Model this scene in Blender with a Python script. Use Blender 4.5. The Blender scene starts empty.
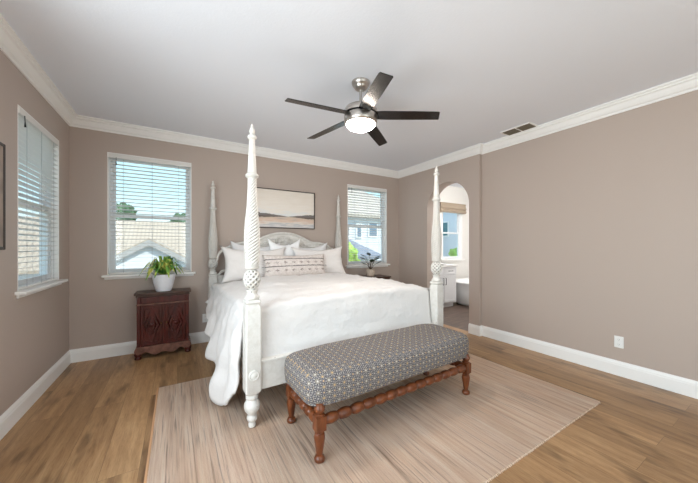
import bpy, bmesh, math, random
from mathutils import Vector, Matrix, noise
random.seed(7)
C = bpy.context.scene
COL = C.collection
PI = math.pi

# ------------------------------------------------------------------ camera
cam = bpy.data.objects.new('camera', bpy.data.cameras.new('camera'))
COL.objects.link(cam)
cam.location = (0, 0, 1.296)
cam.rotation_euler = (PI / 2, 0, -0.5421)
cam.data.sensor_width = 36
cam.data.lens = 36 * 285.0 / 698
cam.data.shift_y = 0.0066
cam.data.clip_start = 0.05
C.camera = cam

# ------------------------------------------------------------------ world, sun, daylight fill
H = 2.74
XL, XR, XA, YB, YS = -1.026, 3.79, 3.731, 4.305, -1.6
W = bpy.data.worlds.new('sky'); C.world = W; W.use_nodes = True
nt = W.node_tree; bg = nt.nodes['Background']
tc = nt.nodes.new('ShaderNodeTexCoord'); sep = nt.nodes.new('ShaderNodeSeparateXYZ'); cr = nt.nodes.new('ShaderNodeValToRGB')
nt.links.new(tc.outputs['Generated'], sep.inputs[0]); nt.links.new(sep.outputs['Z'], cr.inputs[0]); nt.links.new(cr.outputs[0], bg.inputs[0])
cr.color_ramp.elements[0].position = 0.0; cr.color_ramp.elements[0].color = (0.86, 0.93, 0.96, 1)
cr.color_ramp.elements[1].position = 0.6; cr.color_ramp.elements[1].color = (0.40, 0.58, 0.85, 1)
e = cr.color_ramp.elements.new(0.16); e.color = (0.54, 0.83, 0.93, 1)
bg.inputs[1].default_value = 1.25

def lamp(name, kind, loc, rot, energy, color=(1, 1, 1), **kw):
    d = bpy.data.lights.new(name, kind); d.energy = energy; d.color = color
    for k, v in kw.items(): setattr(d, k, v)
    o = bpy.data.objects.new(name, d); COL.objects.link(o); o.location = loc; o.rotation_euler = rot
    return o
lamp('sun', 'SUN', (0, 0, 8), (math.radians(42), 0, math.radians(28)), 3.6, (1, 0.93, 0.84), angle=0.02)
# added fill lamps outside the glass of two unseen, made-up windows behind the camera
lamp('fill_west', 'AREA', (XL - 0.22, 0.55, 1.45), (0, -PI / 2, 0), 86, (0.96, 0.96, 1.0), shape='RECTANGLE', size=1.9, size_y=2.5)
lamp('fill_south', 'AREA', (1.4, YS - 0.22, 1.4), (PI / 2, 0, 0), 24, (1.0, 0.965, 0.95), shape='RECTANGLE', size=2.7, size_y=2.0)

C.view_settings.view_transform = 'Standard'
C.view_settings.look = 'None'
C.view_settings.gamma = 1
C.view_settings.use_curve_mapping = False
C.view_settings.exposure = 0.40
C.cycles.max_bounces = 10
C.cycles.diffuse_bounces = 6
C.cycles.transparent_max_bounces = 16
C.cycles.use_denoising = True

# ------------------------------------------------------------------ helpers
def obj(name, bm, m, parent=None, smooth=False, bevel=0, subsurf=0, angle=None):
    me = bpy.data.meshes.new(name)
    bmesh.ops.recalc_face_normals(bm, faces=bm.faces)
    bm.to_mesh(me); bm.free()
    o = bpy.data.objects.new(name, me); COL.objects.link(o)
    if m: me.materials.append(m)
    if smooth or angle:
        me.polygons.foreach_set('use_smooth', [True] * len(me.polygons))
        if angle:
            me.set_sharp_from_angle(angle=math.radians(angle))
    if bevel:
        b = o.modifiers.new('bevel', 'BEVEL'); b.width = bevel; b.segments = 2; b.limit_method = 'ANGLE'; b.angle_limit = 0.6
    if subsurf:
        s = o.modifiers.new('sub', 'SUBSURF'); s.levels = subsurf; s.render_levels = subsurf
    if parent: o.parent = parent
    return o
def BM(): return bmesh.new()
def struct(name, bm, m, parent=None, **k):
    o = obj(name, bm, m, parent, **k)
    if not parent: o['kind'] = 'structure'
    return o
def thing(name, label, cat, loc=(0, 0, 0), rotz=0, group=None):
    o = bpy.data.objects.new(name, None); COL.objects.link(o)
    o.empty_display_size = 0.1
    o.location = loc; o.rotation_euler = (0, 0, rotz); o['label'] = label; o['category'] = cat
    if group: o['group'] = group
    return o
def tag(o, label, cat, group=None):
    o['label'] = label; o['category'] = cat
    if group: o['group'] = group
    return o
def hexa(bm, p):
    v = [bm.verts.new(q) for q in p]
    for f in ((0, 3, 2, 1), (4, 5, 6, 7), (0, 1, 5, 4), (1, 2, 6, 5), (2, 3, 7, 6), (3, 0, 4, 7)):
        bm.faces.new([v[i] for i in f])
def box(bm, x0, x1, y0, y1, z0, z1):
    hexa(bm, [(x0, y0, z0), (x1, y0, z0), (x1, y1, z0), (x0, y1, z0), (x0, y0, z1), (x1, y0, z1), (x1, y1, z1), (x0, y1, z1)])
def prism(bm, pts, a0, a1, axis='Y'):
    def P(u, v, a):
        return {'Y': (u, a, v), 'X': (a, u, v), 'Z': (u, v, a)}[axis]
    A = [bm.verts.new(P(u, v, a0)) for u, v in pts]; B = [bm.verts.new(P(u, v, a1)) for u, v in pts]
    bm.faces.new(A); bm.faces.new(B[::-1])
    n = len(pts)
    for i in range(n):
        bm.faces.new([A[i], A[(i + 1) % n], B[(i + 1) % n], B[i]])
def lathe(bm, prof, seg=24, cx=0, cy=0, fn=None, M=None):
    rings = []
    for r, z in prof:
        ring = []
        for k in range(seg):
            t = 2 * PI * k / seg
            rr = r if fn is None else fn(r, z, t)
            p = Vector((cx + rr * math.cos(t), cy + rr * math.sin(t), z))
            if M: p = M @ p
            ring.append(bm.verts.new(p))
        rings.append(ring)
    for a, b in zip(rings, rings[1:]):
        for k in range(seg):
            bm.faces.new([a[k], a[(k + 1) % seg], b[(k + 1) % seg], b[k]])
    bm.faces.new(rings[0][::-1]); bm.faces.new(rings[-1])
def tube(bm, pts, r, seg=10, closed=False):
    pts = [Vector(p) for p in pts]; n = len(pts); rings = []
    up = Vector((0, 0, 1))
    for i, p in enumerate(pts):
        a = pts[(i - 1) % n] if (closed or i > 0) else p; b = pts[(i + 1) % n] if (closed or i < n - 1) else p
        t = (b - a).normalized()
        ref = up if abs(t.z) < 0.95 else Vector((1, 0, 0))
        s = t.cross(ref).normalized(); w = s.cross(t)
        rr = r[i] if isinstance(r, (list, tuple)) else r
        rings.append([bm.verts.new(p + s * rr * math.cos(2 * PI * k / seg) + w * rr * math.sin(2 * PI * k / seg)) for k in range(seg)])
    rng = range(n) if closed else range(n - 1)
    for i in rng:
        a, b = rings[i], rings[(i + 1) % n]
        for k in range(seg): bm.faces.new([a[k], a[(k + 1) % seg], b[(k + 1) % seg], b[k]])
    if not closed:
        bm.faces.new(rings[0][::-1]); bm.faces.new(rings[-1])
def sheet(bm, P, nu, nv):
    g = [[bm.verts.new(P(i / nu, j / nv)) for j in range(nv + 1)] for i in range(nu + 1)]
    for i in range(nu):
        for j in range(nv):
            bm.faces.new([g[i][j], g[i + 1][j], g[i + 1][j + 1], g[i][j + 1]])
    return g
def smooth_step(a, b, x):
    t = max(0, min(1, (x - a) / (b - a))); return t * t * (3 - 2 * t)
def boxuv(o, scale=1.0):
    me = o.data; uv = me.uv_layers.new(name='UVMap')
    for p in me.polygons:
        n = p.normal; a = max(range(3), key=lambda i: abs(n[i]))
        for li in p.loop_indices:
            c = me.vertices[me.loops[li].vertex_index].co
            uv.data[li].uv = ((c.y, c.z), (c.x, c.z), (c.x, c.y))[a]

# ------------------------------------------------------------------ materials
def srgb(r, g, b):
    f = lambda c: (c / 255 / 12.92) if c / 255 <= 0.04045 else ((c / 255 + 0.055) / 1.055) ** 2.4
    return (f(r), f(g), f(b), 1)
class Mat:
    def __init__(s, name, col=(200, 200, 200), rough=0.6, metal=0.0, spec=0.5):
        s.m = bpy.data.materials.new(name); s.m.use_nodes = True; s.n = s.m.node_tree
        s.p = s.n.nodes['Principled BSDF']
        s.p.inputs['Base Color'].default_value = srgb(*col); s.p.inputs['Roughness'].default_value = rough
        s.p.inputs['Metallic'].default_value = metal; s.p.inputs['Specular IOR Level'].default_value = spec
    def node(s, t, **k):
        n = s.n.nodes.new(t)
        for a, b in k.items(): setattr(n, a, b)
        return n
    def link(s, a, b): s.n.links.new(a, b)
    def coords(s, kind='Object', scale=(1, 1, 1), rot=(0, 0, 0)):
        t = s.node('ShaderNodeTexCoord'); m = s.node('ShaderNodeMapping')
        m.inputs['Scale'].default_value = scale; m.inputs['Rotation'].default_value = rot
        s.link(t.outputs[kind], m.inputs[0]); return m.outputs[0]
    def noise(s, vec, scale=5, detail=3, rough=0.5):
        n = s.node('ShaderNodeTexNoise'); n.inputs['Scale'].default_value = scale
        n.inputs['Detail'].default_value = detail; n.inputs['Roughness'].default_value = rough
        s.link(vec, n.inputs['Vector']); return n.outputs[0]
    def ramp(s, fac, stops):
        r = s.node('ShaderNodeValToRGB'); el = r.color_ramp.elements
        while len(el) > 1: el.remove(el[-1])
        el[0].position = stops[0][0]; el[0].color = srgb(*stops[0][1])
        for p, c in stops[1:]:
            e = el.new(p); e.color = srgb(*c)
        s.link(fac, r.inputs[0]); return r.outputs[0]
    def mix(s, fac, a, b, mode='MIX'):
        m = s.node('ShaderNodeMix', data_type='RGBA', blend_type=mode)
        for v, i in ((fac, 0), (a, 6), (b, 7)):
            if isinstance(v, (int, float)): m.inputs[i].default_value = v
            elif isinstance(v, tuple): m.inputs[i].default_value = srgb(*v)
            else: s.link(v, m.inputs[i])
        return m.outputs[2]
    def math(s, op, a, b=None, c=None):
        m = s.node('ShaderNodeMath', operation=op)
        for i, v in enumerate((a, b, c)):
            if v is None: continue
            if isinstance(v, (int, float)): m.inputs[i].default_value = v
            else: s.link(v, m.inputs[i])
        return m.outputs[0]
    def color(s, c): s.link(c, s.p.inputs['Base Color'])
    def bump(s, h, strength=0.3, dist=0.01):
        b = s.node('ShaderNodeBump'); b.inputs['Strength'].default_value = strength; b.inputs['Distance'].default_value = dist
        s.link(h, b.inputs['Height']); s.link(b.outputs[0], s.p.inputs['Normal'])

def plain(name, col, rough=0.5, metal=0, spec=0.5, nscale=0, nstr=0.2, var=0.0):
    a = Mat(name, col, rough, metal, spec)
    v = a.coords()
    nz = a.noise(v, nscale or 8, 3)
    if nscale and nstr: a.bump(nz, nstr, 0.004)
    if var:
        d = tuple(int(c * (1 - var)) for c in col); l = tuple(min(255, int(c * (1 + var))) for c in col)
        a.color(a.ramp(nz, [(0.3, d), (0.7, l)]))
    return a.m

m_wall = plain('taupe wall paint', (186, 171, 161), 0.55, nscale=90, nstr=0.08, spec=0.35)
m_ceil = plain('ceiling paint', (237, 240, 247), 0.8, nscale=60, nstr=0.25, spec=0.2)
m_trim = plain('white trim paint', (246, 245, 243), 0.4, nscale=0)
m_vinyl = plain('white window vinyl', (232, 234, 236), 0.35)
m_slat = plain('white blind slat', (232, 230, 226), 0.45)
m_cord = plain('grey cord', (170, 172, 172), 0.7)
m_bathwall = plain('white bathroom paint', (232, 230, 226), 0.6)
m_bathfloor = Mat('dark bathroom planks', (84, 66, 56), 0.4)
a = m_bathfloor; v = a.coords(scale=(1, 9, 1)); a.color(a.ramp(a.noise(v, 3, 4), [(0.3, (66, 50, 43)), (0.7, (110, 90, 78))])); m_bathfloor = a.m

def glass_mat():
    m = bpy.data.materials.new('window glass'); m.use_nodes = True; n = m.node_tree; n.nodes.remove(n.nodes['Principled BSDF'])
    t = n.nodes.new('ShaderNodeBsdfTransparent'); g = n.nodes.new('ShaderNodeBsdfGlossy'); g.inputs['Roughness'].default_value = 0.02
    lw = n.nodes.new('ShaderNodeLayerWeight'); f = n.nodes.new('ShaderNodeMath'); f.operation = 'MULTIPLY_ADD'; pw_ = n.nodes.new('ShaderNodeMath'); pw_.operation = 'POWER'; pw_.inputs[1].default_value = 4; f.inputs[1].default_value = 0.5; f.inputs[2].default_value = 0.03; n.links.new(lw.outputs['Facing'], pw_.inputs[0]); n.links.new(pw_.outputs[0], f.inputs[0]); mx = n.nodes.new('ShaderNodeMixShader')
    t.inputs[0].default_value = (0.93, 0.97, 0.97, 1)
    n.links.new(f.outputs[0], mx.inputs[0]); n.links.new(t.outputs[0], mx.inputs[1]); n.links.new(g.outputs[0], mx.inputs[2])
    n.links.new(mx.outputs[0], n.nodes['Material Output'].inputs[0])
    return m
m_glass = glass_mat()

def floor_mat():
    a = Mat('brown oak planks', (140, 110, 80), 0.36, spec=0.45)
    v = a.coords(rot=(0, 0, PI / 2))
    br = a.node('ShaderNodeTexBrick'); a.link(v, br.inputs['Vector'])
    br.offset = 0.37; br.inputs['Scale'].default_value = 1; br.inputs['Brick Width'].default_value = 1.5; br.inputs['Row Height'].default_value = 0.19
    br.inputs['Mortar Size'].default_value = 0.0012; br.inputs['Mortar Smooth'].default_value = 0.2
    br.inputs['Color1'].default_value = (0, 0, 0, 1); br.inputs['Color2'].default_value = (1, 1, 1, 1); br.inputs['Mortar'].default_value = (0.5, 0.5, 0.5, 1)
    # each plank shifts the grain sideways
    off = a.node('ShaderNodeVectorMath', operation='SCALE'); a.link(br.outputs['Color'], off.inputs[0]); off.inputs['Scale'].default_value = 7.3
    ad = a.node('ShaderNodeVectorMath', operation='ADD'); a.link(v, ad.inputs[0]); a.link(off.outputs[0], ad.inputs[1])
    mp = a.node('ShaderNodeMapping'); mp.inputs['Scale'].default_value = (1.0, 11, 1); a.link(ad.outputs[0], mp.inputs[0])
    g1 = a.noise(mp.outputs[0], 2.2, 6, 0.62)
    mp2 = a.node('ShaderNodeMapping'); mp2.inputs['Scale'].default_value = (1.3, 5.0, 1); a.link(ad.outputs[0], mp2.inputs[0])
    g2 = a.noise(mp2.outputs[0], 1.5, 3, 0.5)
    base = a.ramp(g1, [(0.26, (150, 114, 80)), (0.5, (180, 143, 104)), (0.76, (202, 167, 127))])
    kn = a.ramp(g2, [(0.30, (105, 90, 78)), (0.43, (255, 255, 255))])
    c = a.mix(0.62, base, kn, 'MULTIPLY')
    fg = a.noise(mp.outputs[0], 14, 4, 0.7); c = a.mix(0.5, c, a.ramp(fg, [(0.35, (205, 196, 188)), (0.55, (255, 255, 255))]), 'MULTIPLY')
    pv = a.ramp(br.outputs['Color'], [(0.0, (214, 208, 200)), (1.0, (255, 252, 246))])
    c = a.mix(0.9, c, pv, 'MULTIPLY')
    c = a.mix(a.math('MULTIPLY', br.outputs['Fac'], 0.6), c, (84, 64, 46))
    a.color(c)
    r = a.math('MULTIPLY_ADD', g1, 0.18, 0.27); a.link(r, a.p.inputs['Roughness'])
    a.bump(g1, 0.12, 0.003)
    return a.m
m_floor = floor_mat()

def rug_mat():
    a = Mat('striped wool rug', (205, 186, 166), 0.95, spec=0.1)
    v = a.coords(scale=(1, 0.022, 1)); n1 = a.noise(v, 48, 4, 0.7)
    v2 = a.coords(scale=(1, 0.022, 1)); n2 = a.noise(v2, 90, 3, 0.6)
    v3 = a.coords(scale=(1, 0.22, 1)); n3 = a.noise(v3, 6, 3, 0.6)
    base = a.ramp(n1, [(0.30, (206, 180, 160)), (0.42, (236, 213, 192)), (0.58, (247, 229, 211)), (0.75, (253, 243, 230))])
    dark = a.ramp(n2, [(0.32, (140, 112, 92)), (0.45, (255, 252, 248))])
    c = a.mix(a.math('MULTIPLY', n3, 1.0), base, dark, 'MULTIPLY')
    bl = a.ramp(n3, [(0.33, (242, 230, 216)), (0.6, (255, 255, 255))]); c = a.mix(0.6, c, bl, 'MULTIPLY')
    a.color(c)
    v4 = a.coords(scale=(1, 0.5, 1)); a.bump(a.noise(v4, 160, 2), 0.6, 0.004)
    return a.m
m_rug = rug_mat()
m_binding = plain('tan rug binding', (190, 146, 108), 0.9, nscale=120, nstr=0.3)

def paint_mat():
    a = Mat('distressed white paint', (220, 216, 208), 0.45)
    v = a.coords(); n = a.noise(v, 26, 4, 0.65)
    n2 = a.noise(a.coords(scale=(1, 1, 0.3)), 60, 3, 0.6)
    chips = a.math('GREATER_THAN', a.math('MULTIPLY', n, n2), 0.415)
    c = a.mix(a.math('MULTIPLY', chips, 0.75), a.ramp(n, [(0.3, (210, 206, 199)), (0.6, (222, 219, 214))]), (110, 98, 86))
    at = a.node('ShaderNodeAttribute'); at.attribute_name = 'relief_tint'
    c = a.mix(a.math('MULTIPLY', at.outputs['Fac'], 0.9), c, (98, 90, 80))
    a.color(c); a.bump(n2, 0.15, 0.002)
    return a.m
m_paint = paint_mat()
def relief_tint(o, fn):
    """per-vertex grey tint, stronger in the grooves, pits and low carving"""
    at = o.data.attributes.new('relief_tint', 'FLOAT', 'POINT')
    for v_ in o.data.vertices: at.data[v_.index].value = fn(v_.co)

def fabric_white(name, col=(240, 238, 235), wave=0.25):
    a = Mat(name, col, 0.9, spec=0.15)
    a.p.inputs['Sheen Weight'].default_value = 0.15
    n = a.noise(a.coords(), 9, 4, 0.55); n2 = a.noise(a.coords(), 220, 2)
    a.bump(a.math('MULTIPLY_ADD', n, 1.0, a.math('MULTIPLY', n2, 0.08)), wave, 0.03)
    return a.m
m_duvet = fabric_white('white linen duvet', (226, 223, 221), 0.5)
m_pillow = fabric_white('white cotton pillow', (234, 233, 234), 0.25)
m_pillow2 = fabric_white('ivory cotton sham', (234, 229, 226), 0.2)
m_euro = fabric_white('bright white cushion cover', (246, 246, 247), 0.25)

def lumbar_mat():
    a = Mat('woven lumbar cloth', (214, 205, 200), 0.95, spec=0.1)
    t = a.node('ShaderNodeTexCoord'); s = a.node('ShaderNodeSeparateXYZ'); a.link(t.outputs['Object'], s.inputs[0])
    x, z = s.outputs['X'], s.outputs['Z']
    n = a.noise(t.outputs['Object'], 40, 3)
    zz = a.math('ADD', z, a.math('MULTIPLY', a.math('SUBTRACT', n, 0.5), 0.012))
    band = None
    def line(z0, w):
        return a.math('LESS_THAN', a.math('ABSOLUTE', a.math('SUBTRACT', zz, z0)), w)
    L = a.math('MAXIMUM', line(0.085, 0.006), line(-0.012, 0.006))
    # broken diamond motifs between the lines
    fx = a.math('ABSOLUTE', a.math('SUBTRACT', a.math('FRACT', a.math('MULTIPLY', x, 9.0)), 0.5))
    def motif(z0):
        dz = a.math('ABSOLUTE', a.math('SUBTRACT', zz, z0))
        d = a.math('ADD', a.math('MULTIPLY', fx, 0.06), dz)
        return a.math('MULTIPLY', a.math('LESS_THAN', d, 0.017), a.math('GREATER_THAN', a.noise(t.outputs['Object'], 75, 2), 0.44))
    Mo = a.math('MAXIMUM', motif(0.037), motif(-0.065))
    c = a.mix(a.math('MULTIPLY', L, 0.85), a.ramp(n, [(0.3, (206, 194, 188)), (0.7, (228, 220, 215))]), (84, 78, 76))
    c = a.mix(a.math('MULTIPLY', Mo, 0.7), c, (128, 112, 106))
    a.color(c); a.bump(n, 0.3, 0.004)
    return a.m
m_lumbar = lumbar_mat()

def bench_mat():
    a = Mat('medallion upholstery', (120, 116, 116), 0.95, spec=0.1)
    t = a.node('ShaderNodeTexCoord'); s = a.node('ShaderNodeSeparateXYZ'); a.link(t.outputs['UV'], s.inputs[0])
    u, v = s.outputs['X'], s.outputs['Y']
    P = 0.066
    def cell(ou, ov, p):
        fu = a.math('SUBTRACT', a.math('FRACT', a.math('ADD', a.math('DIVIDE', u, p), ou)), 0.5)
        fv = a.math('SUBTRACT', a.math('FRACT', a.math('ADD', a.math('DIVIDE', v, p), ov)), 0.5)
        r = a.math('SQRT', a.math('ADD', a.math('MULTIPLY', fu, fu), a.math('MULTIPLY', fv, fv)))
        th = a.math('ARCTAN2', fv, fu)
        return r, th
    def ring(r, r0, w): return a.math('LESS_THAN', a.math('ABSOLUTE', a.math('SUBTRACT', r, r0)), w)
    base = a.ramp(a.noise(t.outputs['UV'], 150, 2), [(0.35, (96, 92, 95)), (0.65, (124, 120, 121))])
    out = base
    for ou, ov, tint in ((0, 0, (196, 164, 120)), (0.5, 0.5, (196, 190, 180))):
        r, th = cell(ou, ov, P)
        pet = a.math('GREATER_THAN', a.math('SINE', a.math('MULTIPLY', th, 8)), 0.0)
        out = a.mix(a.math('LESS_THAN', r, 0.34), out, (82, 80, 86))
        out = a.mix(a.math('MULTIPLY', ring(r, 0.27, 0.055), pet), out, (160, 154, 148))
        out = a.mix(ring(r, 0.15, 0.035), out, (150, 140, 126))
        out = a.mix(a.math('LESS_THAN', r, 0.085), out, tint)
    r, th = cell(0.5, 0, P); out = a.mix(a.math('LESS_THAN', r, 0.07), out, (176, 170, 162))
    r, th = cell(0, 0.5, P); out = a.mix(a.math('LESS_THAN', r, 0.07), out, (192, 162, 122))
    a.color(out); a.bump(a.noise(t.outputs['UV'], 300, 2), 0.3, 0.002)
    return a.m
m_bench = bench_mat()

def wood(name, dark, light, rough=0.35, sc=(3, 3, 14)):
    a = Mat(name, light, rough)
    n = a.noise(a.coords(scale=sc), 3, 5, 0.6)
    a.color(a.ramp(n, [(0.3, dark), (0.7, light)])); a.bump(n, 0.08, 0.002)
    return a.m
m_walnut = wood('turned walnut', (74, 36, 18), (134, 74, 40), 0.3, (8, 8, 2))
m_mahog = wood('dark red mahogany', (48, 13, 9), (94, 28, 20), 0.3, (8, 8, 2))
m_mahog_top = wood('worn dark top', (52, 34, 26), (84, 56, 42), 0.35, (2, 12, 3))
m_edge = wood('worn carved moulding', (92, 56, 44), (140, 96, 80), 0.45, (8, 8, 8))
m_brass = plain('aged brass', (120, 96, 60), 0.4, 1.0)
m_nickel = plain('brushed nickel', (190, 184, 178), 0.32, 1.0)
m_blade = wood('espresso fan blade', (18, 16, 16), (32, 28, 28), 0.25, (3, 14, 3))
m_black = plain('black metal', (28, 28, 30), 0.4, 0.6)
m_pot = plain('white ceramic', (236, 238, 244), 0.3, var=0.01)
m_pot2 = plain('beige stone pot', (196, 180, 164), 0.7, nscale=40, var=0.08)
m_soil = plain('soil', (60, 46, 36), 1.0, nscale=60, var=0.3)
m_leaf = Mat('variegated leaf', (90, 130, 50), 0.45); a = m_leaf
a.color(a.ramp(a.noise(a.coords(), 11, 2), [(0.36, (52, 106, 42)), (0.48, (118, 166, 66)), (0.57, (222, 220, 116))])); m_leaf = a.m
m_leafd = plain('dark glossy leaf', (36, 56, 42), 0.3, var=0.2)
m_stem = plain('brown stem', (80, 62, 44), 0.7)
m_darkframe = plain('dark brown picture frame', (62, 52, 46), 0.5, var=0.1, nscale=30)
m_plastic = plain('white switch plastic', (238, 238, 236), 0.35)
m_socket = plain('grey socket slots', (150, 150, 148), 0.5)
m_vent = plain('bronze vent metal', (122, 114, 98), 0.5, 0.2)
m_ventdark = plain('dark duct', (44, 40, 34), 0.9)
m_count = plain('white stone counter', (232, 230, 228), 0.25, var=0.03)
m_cabw = plain('white cabinet paint', (226, 226, 228), 0.4)
m_tub = plain('white tub acrylic', (240, 240, 240), 0.2)
m_shade = plain('woven tan shade', (168, 152, 134), 0.9, nscale=80, nstr=0.6, var=0.1)

# ------------------------------------------------------------------ room shell
def wall_cells(bm, us, zs, holes, mk):
    U = sorted(set(us + [h[0] for h in holes] + [h[1] for h in holes])); Z = sorted(set(zs + [h[2] for h in holes] + [h[3] for h in holes]))
    for u0, u1 in zip(U, U[1:]):
        for z0, z1 in zip(Z, Z[1:]):
            um, zm = (u0 + u1) / 2, (z0 + z1) / 2
            if any(h[0] < um < h[1] and h[2] < zm < h[3] for h in holes): continue
            mk(u0, u1, z0, z1)
T = 0.14
W1 = (-0.700, 0.160, 0.955, 2.395)      # back wall, left window
W2 = (2.560, 3.435, 0.955, 2.385)       # back wall, right window
WL = (3.110, 3.980, 0.955, 2.360)       # left wall window
WR = (-0.90, 1.90, 0.45, 2.40)          # unseen window added for light, left wall behind the camera
WS = (0.05, 2.75, 0.30, 2.40)           # unseen window added for light, wall behind the camera
bm = BM(); wall_cells(bm, [XL - T, XR + T], [0, H], [W1, W2], lambda a0, a1, z0, z1: box(bm, a0, a1, YB, YB + T, z0, z1)); struct('wall_back', bm, m_wall)
bm = BM(); wall_cells(bm, [YS - T, YB], [0, H], [WL, WR], lambda a0, a1, z0, z1: box(bm, XL - T, XL, a0, a1, z0, z1)); struct('wall_left', bm, m_wall)
bm = BM(); wall_cells(bm, [XL, XR + T], [0, H], [WS], lambda a0, a1, z0, z1: box(bm, a0, a1, YS - T, YS, z0, z1)); struct('wall_front', bm, m_wall)
# right wall, thickened part with the arched opening
bm = BM(); box(bm, XR, XR + T, YS, 2.55, 0, H)
AY0, AY1, AS, AT = 2.721, 3.557, 1.93, 2.335
box(bm, XA, XR + T, 2.55, AY0, 0, H); box(bm, XA, XR + T, AY1, YB, 0, H)
n = 24; ac = (AY0 + AY1) / 2; ar = (AY1 - AY0) / 2
ap = [(ac - ar * math.cos(PI * i / n), AS + (AT - AS) * math.sin(PI * i / n)) for i in range(n + 1)]
for (y0, z0), (y1, z1) in zip(ap, ap[1:]):
    hexa(bm, [(XA, y0, z0), (XR + T, y0, z0), (XR + T, y1, z1), (XA, y1, z1), (XA, y0, H), (XR + T, y0, H), (XR + T, y1, H), (XA, y1, H)])
struct('wall_right', bm, m_wall)
bm = BM(); box(bm, XL - T, XR, YS - T, YB + T, -0.12, 0); struct('floor', bm, m_floor)
bm = BM(); box(bm, XL - T, 7.0, YS - T, YB + 0.5, H, H + 0.12); struct('ceiling', bm, m_ceil)

# crown and base mouldings, profile (distance from wall, height), mitred at the corners
crown = [(0, H), (0, H - 0.115), (0.012, H - 0.115), (0.014, H - 0.098), (0.030, H - 0.088), (0.046, H - 0.062), (0.056, H - 0.040), (0.070, H - 0.034), (0.072, H - 0.018), (0.088, H - 0.014), (0.088, H)]
base = [(0, 0), (0.016, 0), (0.016, 0.105), (0.013, 0.112), (0.013, 0.120), (0.009, 0.130), (0.005, 0.141), (0.004, 0.146), (0, 0.146)]
def mould(name, prof, path, parent=None):
    """path of (x, y) with the room on the left of travel; ends are mitred along (mx, my)"""
    bm = BM(); rings = []
    for (x, y, mx, my) in path:
        rings.append([bm.verts.new((x + mx * d, y + my * d, z)) for d, z in prof])
    k = len(prof)
    for a_, b_ in zip(rings, rings[1:]):
        for i in range(k): bm.faces.new([a_[i], a_[(i + 1) % k], b_[(i + 1) % k], b_[i]])
    bm.faces.new(rings[0]); bm.faces.new(rings[-1][::-1])
    return struct(name, bm, m_trim)
mould('trim_1', crown, [(XL, YS, 1, 1), (XL, YB, 1, -1)])
mould('trim_2', crown, [(XL, YB, 1, -1), (XA, YB, -1, -1)])
mould('trim_3', crown, [(XA, YB, -1, -1), (XA, 2.55, -1, -1), (XR, 2.55, -1, -1), (XR, YS, -1, 1)])
mould('trim_4', crown, [(XL, YS, 1, 1), (XR, YS, -1, 1)])
mould('baseboard_left', base, [(XL, YS, 1, 1), (XL, YB, 1, -1)])
mould('baseboard_back', base, [(XL, YB, 1, -1), (XA, YB, -1, -1)])
mould('baseboard_right', base, [(XA, AY0, -1, 0), (XA, 2.55, -1, -1), (XR, 2.55, -1, -1), (XR, YS, -1, 1)])
mould('baseboard_corner', base, [(XA, YB, -1, -1), (XA, AY1, -1, 0)])
mould('baseboard_front', base, [(XL, YS, 1, 1), (XR, YS, -1, 1)])

# ------------------------------------------------------------------ windows, in local frame: x along the wall, +y outdoors, z up
def window(name, w, z0, z1, loc, rotz, sill=True):
    t = bpy.data.objects.new(name, None); COL.objects.link(t); t.location = loc; t.rotation_euler = (0, 0, rotz); t['kind'] = 'structure'
    h = z1 - z0; x0, x1 = -w / 2, w / 2; mid = z0 + h * 0.49
    bm = BM(); f = 0.032
    box(bm, x0, x0 + f, 0.055, 0.13, z0, z1); box(bm, x1 - f, x1, 0.055, 0.13, z0, z1)
    box(bm, x0 + f, x1 - f, 0.055, 0.13, z0, z0 + f); box(bm, x0 + f, x1 - f, 0.055, 0.13, z1 - f, z1)
    obj('window_frame', bm, m_vinyl, t, bevel=0.003)
    for nm, a0, a1, y0 in (('lower_sash', z0 + f, mid + 0.02, 0.062), ('upper_sash', mid - 0.02, z1 - f, 0.092)):
        bm = BM(); s = 0.034; X0, X1 = x0 + f, x1 - f
        box(bm, X0, X0 + s, y0, y0 + 0.028, a0, a1); box(bm, X1 - s, X1, y0, y0 + 0.028, a0, a1)
        box(bm, X0 + s, X1 - s, y0, y0 + 0.028, a0, a0 + s); box(bm, X0 + s, X1 - s, y0, y0 + 0.028, a1 - s, a1)
        sa = obj(nm, bm, m_vinyl, t, bevel=0.003)
        bm = BM(); box(bm, X0 + s, X1 - s, y0 + 0.011, y0 + 0.015, a0 + s, a1 - s); obj('pane', bm, m_glass, sa)
    if sill:
        bm = BM(); box(bm, x0 - 0.045, x1 + 0.045, -0.06, 0.056, z0 - 0.022, z0 + 0.002)
        box(bm, x0 - 0.025, x1 + 0.025, -0.016, -0.0005, z0 - 0.05, z0 - 0.022)
        obj('window_sill', bm, m_trim, t, bevel=0.004)
    # white liners of the reveal
    bm = BM(); box(bm, x0, x0 + 0.008, -0.002, 0.055, z0 + 0.003, z1); box(bm, x1 - 0.008, x1, -0.002, 0.055, z0 + 0.003, z1); box(bm, x0 + 0.008, x1 - 0.008, -0.002, 0.055, z1 - 0.008, z1)
    obj('reveal_liner', bm, m_trim, t)
    return t
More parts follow.
